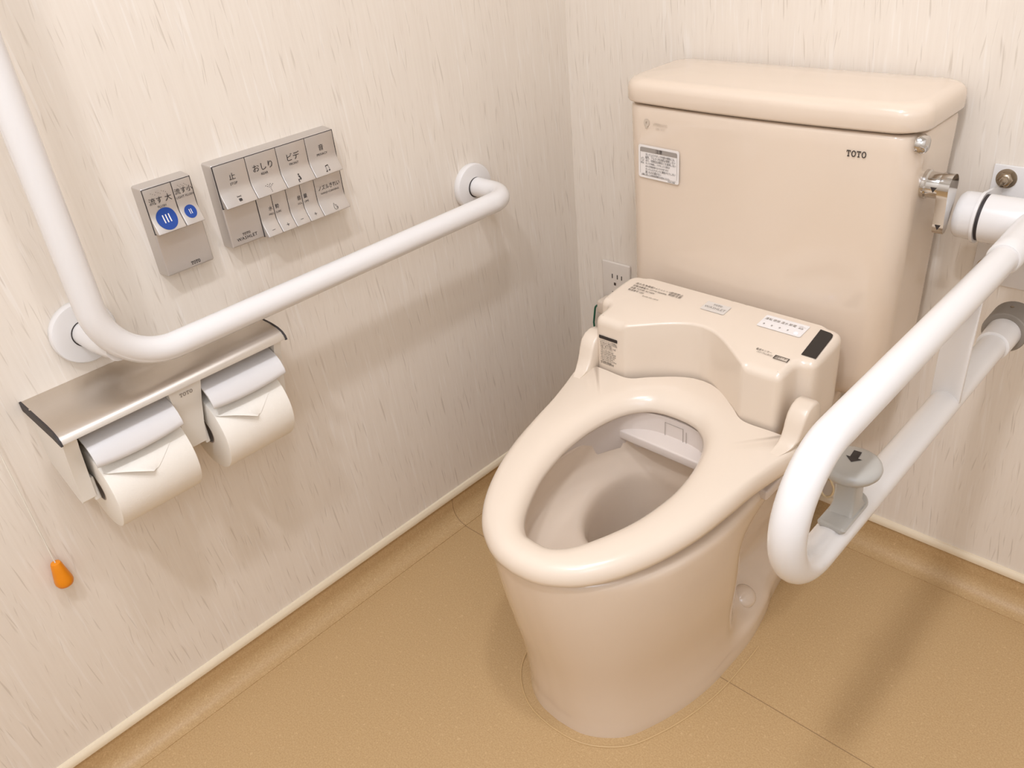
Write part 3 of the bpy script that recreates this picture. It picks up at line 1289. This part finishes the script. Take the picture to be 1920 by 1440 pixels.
# ------------------------------------------------------------------ toilet paper holder
ph = empty('toilet_paper_holder', (0, -.934, .56), 'double paper holder with stainless shelf mounted on the left wall under the grab bar', 'paper holder')
SY0, SY1 = -1.0935, -.7745
bm = bmesh.new()
sp_ = [(0.0, .6415), (.030, .6415), (.085, .6400), (.102, .6380), (.112, .6345), (.1175, .6300), (.1195, .6250), (.1180, .6245), (.1155, .6285), (.1095, .6315), (.10, .6345), (.085, .6370), (0.0, .6385)]
loft(bm, [[Vector((x, y, z)) for x, z in sp_] for y in (SY0 + .0015, SY1 - .0015)])
shelf = obj('shelf', bm, M_STAIN, ph, 'brushed stainless shelf', sharp=50)
for y0, y1 in ((SY0, SY0 + .0028), (SY1 - .0028, SY1)):
    bm = bmesh.new()
    cp = [(0.0, .6420), (.086, .6405), (.103, .6385), (.1132, .6348), (.1188, .6300), (.1207, .6240), (.117, .6232), (.095, .626), (.0, .629)]
    loft(bm, [[Vector((x, y, z)) for x, z in cp] for y in (y0, y1)])
    obj('end_cap', bm, M_GASKET, shelf, 'dark shelf end cap')
bm = bmesh.new()
box(bm, (0, -1.084, .52), (.008, -.784, .636), .003)
box(bm, (.006, -1.084, .612), (.085, -.784, .6355), .004)
obj('back_plate', bm, M_WHITE, ph)


def side_arm(y0, y1):
    bm = bmesh.new()
    pf = [(0, .636), (.104, .629), (.108, .622), (.100, .600), (.0835, .534), (.081, .517), (.074, .511), (.062, .513), (.02, .535), (0, .545)]
    loft(bm, [[Vector((x, y, z)) for x, z in pf] for y in (y0, y1)])
    bmesh.ops.bevel(bm, geom=[e for e in bm.edges if e.calc_length() > 0 and len(e.link_faces) == 2 and e.calc_face_angle(0) > .9], offset=.002, segments=2, profile=.5, affect='EDGES')
    return obj('side_arm', bm, M_WHITE, ph)


a1 = side_arm(-1.089, -1.0715)
a2 = side_arm(-.790, -.7785)
# tapered centre arm
bm = bmesh.new()
ca = [(.012, .636, .018), (.012, .560, .018), (.045, .528, .016), (.072, .512, .0150), (.083, .515, .0150), (.087, .535, .0150), (.099, .585, .019), (.107, .620, .0235), (.1035, .6305, .0235)]
loft(bm, [[Vector((x, -.928 + s * w, z)) for x, z, w in ca] for s in (-1, -.9, .9, 1)])
ctr = obj('centre_arm', bm, M_WHITE, ph)
bm = bmesh.new()
nd = Vector((.022, 0, .09)).normalized()
slab_word(bm, .0185, .0062, (.1045, -.928, .6085), (0, 1, 0), nd, .0006)
obj('holder_lettering', bm, M_INKG, ctr)
for lo_, hi_ in (((.058, -.9155, .509), (.082, -.9085, .545)), ((.058, -.9475, .509), (.082, -.9405, .545)),
                 ((.056, -1.0745, .509), (.080, -1.066, .545)), ((.056, -.797, .509), (.080, -.7865, .545))):
    bm = bmesh.new()
    box(bm, lo_, hi_, .002)
    obj('roll_clip', bm, M_WHITE, ph)
for y0, y1 in ((-1.0665, -.9505), (-.906, -.7915)):
    bm = bmesh.new()
    fp = [(.016, .606), (.05, .6115), (.085, .6105), (.105, .6045), (.1165, .5955), (.1225, .5855), (.1235, .579)]
    rings = []
    yc = (y0 + y1) / 2
    hwid = (y1 - y0) / 2
    for k in range(13):
        t = -1 + 2 * k / 12
        y = yc + hwid * t
        sag = .0042 * (1 - t * t)
        up = [Vector((x, y, z - (sag if q >= 5 else 0))) for q, (x, z) in enumerate(fp)]
        dn = [Vector((x - .0022, y, z - .0020 - (sag if q >= 5 else 0))) for q, (x, z) in enumerate(fp)][::-1]
        rings.append(up + dn)
    loft(bm, rings)
    obj('roll_cover', bm, M_FLAP, ph, 'cool white cover flap', sharp=60)


def paper_roll(name, y0, y1, label):
    cx, cz, R, ri = .0700, .5200, .0595, .0190
    t = empty(name, (cx, (y0 + y1) / 2, cz), label, 'toilet paper', 'toilet paper rolls in the holder')
    bm = bmesh.new()
    n = 72
    rings = []
    for rad, y in ((ri, y0), (ri, y1), (ri + .001, y1), (R - .002, y1), (R - .0004, y1 - .0008), (R, y1 - .002), (R, y0 + .002), (R - .0004, y0 + .0008), (R - .002, y0), (ri + .001, y0)):
        rings.append([Vector((cx + rad * math.cos(2 * math.pi * k / n), y, cz + rad * math.sin(2 * math.pi * k / n))) for k in range(n)])
    vs = loft(bm, rings, False, False)
    for i in range(n):
        j = (i + 1) % n
        bm.faces.new((vs[-1][i], vs[-1][j], vs[0][j], vs[0][i]))
    obj('paper', bm, M_PAPER, t, sharp=30)
    # folded triangular sheet end lying on the roll, its point lifted
    bm = bmesh.new()

    def at(s, f, lift):
        a = math.radians(s)
        y = y0 + (y1 - y0) * f
        return Vector((cx + (R + lift) * math.cos(a), y, cz + (R + lift) * math.sin(a)))
    NS = 14
    top, bot = [], []
    for k in range(NS + 1):
        q = k / NS
        ang = 62 - 42 * q
        wl = max(.02, .47 - .84 * (1 - q))
        wr = min(.98, .56 + .48 * (1 - q))
        row = []
        for m_ in range(9):
            e = m_ / 8
            f = wl + (wr - wl) * e
            lift = .0008 + .0085 * smooth(.35, .85, q) * math.exp(-(e / .45) ** 2)
            row.append(at(ang, f, lift))
        top.append(row)
    vv_ = [[bm.verts.new(p) for p in r_] for r_ in top]
    for a_, b_ in zip(vv_[:-1], vv_[1:]):
        for i in range(8):
            bm.faces.new((a_[i], a_[i + 1], b_[i + 1], b_[i]))
    obj('folded_sheet', bm, M_PAPER, t)
    bm = bmesh.new()
    rings = []
    for rad, y in ((ri - .0012, y0 - .0004), (ri, y0 - .0006), (ri, y1 + .0006), (ri - .0012, y1 + .0004)):
        rings.append([Vector((cx + rad * math.cos(2 * math.pi * k / 40), y, cz + rad * math.sin(2 * math.pi * k / 40))) for k in range(40)])
    vs = loft(bm, rings, False, False)
    for i in range(40):
        j = (i + 1) % 40
        bm.faces.new((vs[-1][i], vs[-1][j], vs[0][j], vs[0][i]))
    obj('core', bm, M_CORE, t, 'brown cardboard core')
    return t


paper_roll('toilet_paper_roll', -1.0635, -.9495, 'left toilet paper roll in the double holder, farther from the toilet')
paper_roll('toilet_paper_roll', -.9055, -.7985, 'right toilet paper roll in the double holder, nearer the toilet')

# ------------------------------------------------------------------ wall panels
NX = (0, 1, 0)     # reading direction on the left wall
NZ = (0, 0, 1)
TH = .0225         # panel thickness


def panel_housing(y0, y1, z0, z1, parent):
    bm = bmesh.new()
    r0 = [Vector((0, p.x, p.y)) for p in rrect(y0 - .0010, y1 + .0010, z0 - .0010, z1 + .0010, .003, 4)]
    rr_ = [r0]
    for x, d in ((TH - .0026, .0), (TH - .0012, .0005), (TH - .0003, .0014), (TH, .0024)):
        rr_.append([Vector((x, p.x, p.y)) for p in inset(rrect(y0, y1, z0, z1, .003, 4), d)])
    loft(bm, rr_)
    return obj('housing', bm, M_SILVER, parent, sharp=50)


BP = [(0.0, .0012), (.06, .0014), (.35, .0010), (.55, .0010), (.62, .0014), (.70, .0028), (.79, .0056), (.88, .0088), (.96, .0114), (.985, .0118), (1.0, .0108)]


def bprof(f):
    for (a, p), (b, q) in zip(BP[:-1], BP[1:]):
        if f <= b:
            return p + (q - p) * (f - a) / (b - a)
    return BP[-1][1]


def button(name, y0, y1, z0, z1, parent, label=None):
    """rocker: flat upper part, lower lip scooped outwards"""
    bm = bmesh.new()
    H = z1 - z0
    fs = [0, .02, .06, .2, .35, .5, .55, .6, .64, .68, .72, .76, .8, .84, .88, .92, .95, .97, .985, 1.0]
    rings = []
    for y, dp in ((y0, .0012), (y0 + .0004, .0003), (y0 + .0012, 0), (y1 - .0012, 0), (y1 - .0004, .0003), (y1, .0012)):
        r = [Vector((TH + bprof(f) - dp, y, z1 - H * f)) for f in fs]
        r += [Vector((TH - .004, y, z0 + .0005)), Vector((TH - .004, y, z1))]
        rings.append(r)
    loft(bm, rings)
    o = obj(name, bm, M_SILVER, parent, label, sharp=50)
    return o


def on_btn(z0, z1, y, f):
    """point on the button face and the up direction there"""
    H = z1 - z0
    e = .02
    p = Vector((TH + bprof(f), y, z1 - H * f))
    q = Vector((TH + bprof(max(0, f - e)), y, z1 - H * max(0, f - e)))
    return p, (q - p).normalized()


def btext(bm, body, size, z0, z1, y, f, sp=1.0, sq=1.0):
    p, up = on_btn(z0, z1, y, f)
    text_bm(body, size, p, NX, up, 'CENTER', sp, .0005, bm, sq)


# flush panel (small)
fs_ = empty('flush_switch_panel', (0, -.835, .794), 'small silver wall switch with two blue dots, left of the larger silver panel', 'flush switch')
Y0, Y1, Z0, Z1 = -.8705, -.8005, .7325, .8545
ZM = Z0 + (Z1 - Z0) * .50
hs = panel_housing(Y0, Y1, Z0, Z1, fs_)
bm = bmesh.new()
box(bm, (TH - .0006, Y0 + .0010, ZM - .0012), (TH + .0004, Y1 - .0010, Z1 - .0018))
obj('button_bay', bm, M_GASKET, hs)
bm = bmesh.new()
slab_word(bm, .0135, .0046, (TH, -.8275, .7395), NX, NZ, .0005)
obj('panel_lettering', bm, M_INK, hs)
bz0, bz1 = ZM, Z1 - .0026
yd = Y0 + .0018 + (Y1 - Y0 - .0036) * .595
for y0, y1, jp, en, R, nb, fsz in ((Y0 + .0018, yd - .0004, '流す 大', 'FLUSH', .0138, 3, .0098), (yd + .0004, Y1 - .0018, '流す小', 'LIGHT FLUSH', .0082, 2, .0086)):
    yc = (y0 + y1) / 2
    b_ = button('flush_button', y0, y1, bz0, bz1, fs_, 'wide full flush button' if nb == 3 else 'narrow light flush button')
    bm = bmesh.new()
    btext(bm, jp, fsz, bz0, bz1, yc, .30 if nb == 3 else .25)
    btext(bm, en, .0042, bz0, bz1, yc, .44 if nb == 3 else .38)
    # braille dots on the upper face
    for k in range(9):
        p, up = on_btn(bz0, bz1, yc - .010 + .0025 * k if nb == 3 else yc - .006 + .0015 * k, .11 + .025 * (k % 3))
        lathe(bm, [(.0004, 0), (.0003, .0004), (0, .0005)], p, (1, 0, 0), 6)
    obj('button_lettering', bm, M_INK, b_)
    # blue dot following the curved face
    bm = bmesh.new()
    fc = .715 if nb == 3 else .735
    H = bz1 - bz0
    cz = bz1 - H * fc
    NR = 8
    rows = []
    for ir in range(NR + 1):
        rad = R * ir / NR
        row = []
        for k in range(40):
            a = 2 * math.pi * k / 40
            y = yc + rad * math.cos(a)
            z = cz + rad * math.sin(a)
            row.append(Vector((TH + bprof((bz1 - z) / H) + .0005, y, z)))
        rows.append(row)
    loft(bm, rows[1:], True, False)
    obj('blue_dot', bm, M_BLUE, b_)
    bm = bmesh.new()
    for k in range(nb):
        y = yc + (k - (nb - 1) / 2) * R * .30
        pts_l = []
        hh = R * .36
        for s in (-1, 1):
            q = [bm.verts.new(Vector((TH + bprof((bz1 - (cz + s * hh * e)) / H) + .0009, y - R * .06, cz + s * hh * e))) for e in (0,)]
        N_ = 8
        prev = None
        for i in range(N_ + 1):
            z = cz - hh + 2 * hh * i / N_
            x = TH + bprof((bz1 - z) / H) + .0009
            cur = (bm.verts.new((x, y - R * .055, z)), bm.verts.new((x, y + R * .055, z)))
            if prev:
                bm.faces.new((prev[0], prev[1], cur[1], cur[0]))
            prev = cur
    bmesh.ops.delete(bm, geom=[v for v in bm.verts if not v.link_faces], context='VERTS')
    obj('dot_bars', bm, M_STICK, b_)

# bidet control panel (large)
cp_ = empty('bidet_control_panel', (0, -.669, .797), 'large silver wall control panel with nine buttons above the grab bar', 'control panel')
Y0, Y1, Z0, Z1 = -.7700, -.5680, .7365, .8560
ZM = Z0 + (Z1 - Z0) * .492
c0 = Y0 + (Y1 - Y0) * .255
hs = panel_housing(Y0, Y1, Z0, Z1, cp_)
bm = bmesh.new()
box(bm, (TH - .0006, Y0 + .0010, ZM - .0010), (TH + .0004, Y1 - .0010, Z1 - .0018))
box(bm, (TH - .0006, c0 + .0004, Z0 + .0002), (TH + .0004, Y1 - .0010, ZM - .0005))
obj('button_bay', bm, M_GASKET, hs)
bm = bmesh.new()
slab_word(bm, .0125, .0034, (TH, Y0 + .026, Z0 + .0155), NX, NZ, .0005)
text_bm('WASHLET', .0068, (TH, Y0 + .026, Z0 + .0095), NX, NZ, 'CENTER', 1.12, .0005, bm)
obj('panel_lettering', bm, M_INK, hs)
ya = Y0 + .0018
wq = (Y1 - Y0 - .0036) / 4
tz0, tz1 = ZM + .0004, Z1 - .0026
lz0, lz1 = Z0 + .0006, ZM - .0012


def icon(bm, kind, z0, z1, y):
    p, up = on_btn(z0, z1, y, .86)
    L_ = .0006
    if kind == 'stop':
        flat_poly(bm, [(-.0022, -.0032), (.0022, -.0032), (.0022, .0006), (-.0022, .0006)], p, NX, up, L_)
        ring_poly(bm, 0, -.0035, .0058, .0075, .0005, p, NX, up, L_, 10, 55, 125)
        ring_poly(bm, 0, .0105, .0058, .0075, .0005, p, NX, up, L_, 10, 235, 305)
    elif kind == 'rear':
        for a, b in [(-.0058, .0050), (-.0035, .0036), (-.0012, .0022), (.0058, .0050), (.0035, .0036), (.0012, .0022), (0, 0), (0, -.0024), (0, -.0048), (0, .0046), (-.0022, .0062), (.0022, .0062)]:
            flat_poly(bm, [(a - .0005, b - .0005), (a + .0005, b - .0005), (a + .0005, b + .0005), (a - .0005, b + .0005)], p, NX, up, L_)
    elif kind == 'front':
        ring_poly(bm, .0004, .0056, .0012, .0012, .0011, p, NX, up, L_, 10)
        flat_poly(bm, [(-.0010, .0040), (.0012, .0036), (.0022, -.0012), (.0004, -.0014)], p, NX, up, L_)
        flat_poly(bm, [(-.0032, -.0008), (.0018, -.0014), (.0018, -.0026), (-.0030, -.0018)], p, NX, up, L_)
        flat_poly(bm, [(-.0034, -.0010), (-.0024, -.0012), (-.0026, -.0056), (-.0036, -.0056)], p, NX, up, L_)
    elif kind == 'note':
        for s in (-1, 1):
            ring_poly(bm, s * .0024 - .0008, -.0038 + (s + 1) * .0004, .0013, .0010, .0009, p, NX, up, L_, 10)
            flat_poly(bm, [(s * .0024 + .0001, -.0038), (s * .0024 + .0006, -.0038), (s * .0024 + .0006, .0046), (s * .0024 + .0001, .0046)], p, NX, up, L_)
        flat_poly(bm, [(-.0023, .0034), (.0030, .0042), (.0030, .0056), (-.0023, .0048)], p, NX, up, L_)
    elif kind == 'drop':
        ring_poly(bm, 0, -.0018, .0034, .0034, .0005, p, NX, up, L_, 16, 150, 390)
        flat_poly(bm, [(-.0031, -.0004), (-.0026, -.0004), (-.0008, .0056), (-.0012, .0056)], p, NX, up, L_)
        flat_poly(bm, [(-.0012, .0056), (-.0008, .0052), (.0006, .0022), (.0002, .0022)], p, NX, up, L_)
        ring_poly(bm, .0012, .0012, .0013, .0013, .0004, p, NX, up, L_, 10)
        ring_poly(bm, .0018, -.0022, .0012, .0012, .0004, p, NX, up, L_, 10)
    elif kind in '+-':
        w, h = .0024, .0003
        flat_poly(bm, [(-w, -h), (w, -h), (w, h), (-w, h)], p, NX, up, L_)
        if kind == '+':
            flat_poly(bm, [(-h, -w), (h, -w), (h, w), (-h, w)], p, NX, up, L_ + .0001)


for k, (jp, en, ic, nm, sz) in enumerate((('止', 'STOP', 'stop', 'stop_button', .0105), ('おしり', 'REAR', 'rear', 'rear_wash_button', .0118),
                                         ('ビデ', 'FRONT', 'front', 'front_wash_button', .0118), ('音', 'PRIVACY', 'note', 'privacy_sound_button', .0095))):
    y0, y1 = ya + wq * k + .0003, ya + wq * (k + 1) - .0003
    yc = (y0 + y1) / 2
    b_ = button(nm, y0, y1, tz0, tz1, cp_)
    bm = bmesh.new()
    btext(bm, jp, sz, tz0, tz1, yc, .34)
    btext(bm, en, .0048, tz0, tz1, yc, .50)
    icon(bm, ic, tz0, tz1, yc)
    obj('button_lettering', bm, M_INK, b_)
w8 = (Y1 - .0018 - c0 - .0012)
cells = [(0, .166, 'pressure_down_button', '-'), (.166, .333, 'pressure_up_button', '+'), (.333, .500, 'volume_down_button', '-'), (.500, .667, 'volume_up_button', '+'), (.667, 1.0, 'wand_cleaning_button', 'drop')]
for a, b, nm, ic in cells:
    y0, y1 = c0 + .0012 + w8 * a + .0003, c0 + .0012 + w8 * b - .0003
    yc = (y0 + y1) / 2
    b_ = button(nm, y0, y1, lz0, lz1, cp_)
    bm = bmesh.new()
    if ic == 'drop':
        btext(bm, 'ノズルきれい', .0082, lz0, lz1, yc, .32, 1, .82)
        btext(bm, 'WAND CLEANING', .0040, lz0, lz1, yc, .46)
        icon(bm, 'drop', lz0, lz1, yc)
    else:
        ch = {'pressure_down_button': ('水', 'PRES', 1), 'pressure_up_button': ('勢', 'SURE', -1), 'volume_down_button': ('音', 'VOL', 1), 'volume_up_button': ('量', 'UME', -1)}[nm]
        edge = y1 if ch[2] > 0 else y0
        btext(bm, ch[0], .0072, lz0, lz1, edge - ch[2] * .0052, .36)
        btext(bm, ch[1], .0040, lz0, lz1, edge - ch[2] * .0056, .50)
        icon(bm, ic, lz0, lz1, yc)
    obj('button_lettering', bm, M_INK, b_)

# ------------------------------------------------------------------ small things on the walls
# outlet behind the bidet unit
ol_ = empty('electrical_outlet', (.105, 0, .40), 'white electrical outlet plate on the back wall beside the tank', 'outlet')
bm = bmesh.new()
box(bm, (.070, -.0065, .330), (.142, 0, .446), .003)
pl = obj('cover_plate', bm, M_PLATE, ol_)
bm = bmesh.new()
for x in (.0975, .1105):
    for z in (.415, .375):
        box(bm, (x - .0010, -.0072, z - .0048), (x + .0010, -.0060, z + .0048))
for z in (.398, .358):
    box(bm, (.1015, -.0072, z - .003), (.1065, -.0060, z + .003))
for x in (.1215, ):
    box(bm, (x - .0010, -.0072, .4105), (x + .0010, -.0060, .4195))
obj('slots', bm, M_DARKIN, pl)
pg = empty('power_plug', (.095, -.02, .355), 'beige power plug pushed into the outlet on the back wall', 'plug')
bm = bmesh.new()
box(bm, (.081, -.044, .338), (.118, -.0066, .370), .006)
obj('plug_body', bm, M_PLA, pg)
bm = bmesh.new()
tube(bm, fillet([(.096, -.040, .340), (.096, -.042, .28), (.13, -.05, .22), (.20, -.06, .20)], .03, 8), .0035, 10)
obj('plug_cable', bm, M_CREAMC, pg)
bm = bmesh.new()
tube(bm, fillet([(.088, -.0110, .345), (.060, -.020, .344), (.055, -.022, .300), (.060, -.022, .24), (.12, -.03, .20)], .012, 8), .0021, 10)
tag(obj('ground_wire', bm, M_GREEN), 'thin green ground wire hanging below the outlet behind the toilet seat', 'wire')

# emergency pull cord with an orange knob
pc = empty('emergency_pull_cord', (.012, -1.14, .39), 'orange teardrop knob of a pull cord hanging against the left wall', 'pull cord')
bm = bmesh.new()
lathe(bm, [(.0045, .019), (.0062, .0185), (.0072, .016), (.0088, .006), (.0106, -.004), (.0120, -.012), (.0120, -.016), (.0105, -.0200), (.007, -.0225), (0, -.0232)], (.0135, -1.139, .391), (0, 0, 1), 32)
obj('knob', bm, M_ORANGE, pc, 'orange teardrop knob')
bm = bmesh.new()
tube(bm, [(.0135, -1.139, .408), (.0128, -1.139, .60), (.010, -1.139, .95)], .0009, 10)
obj('cord', bm, M_CORD, pc)
bm = bmesh.new()
box(bm, (0, -1.175, .94), (.022, -1.105, 1.06), .004)
obj('switch_box', bm, M_WHITE, pc)

# thin cream hose loop by the back wall
bm = bmesh.new()
lp = []
for k in range(30):
    a = math.radians(80 + 330 * k / 29)
    lp.append((.606 + .0135 * math.cos(a) * (1 + .1 * math.sin(a)), -.0125 - .0035 * k / 29, .1005 + .0205 * math.sin(a)))
lp.append((.611, -.016, .125))
lp.append((.594, -.017, .165))
lp.append((.56, -.02, .22))
tube(bm, lp, .0022, 10)
tag(obj('hose_loop', bm, M_CREAMC), 'thin cream loop of tubing hanging on the back wall behind the grab bar', 'tubing')

for im in list(bpy.data.images):
    bpy.data.images.remove(im)
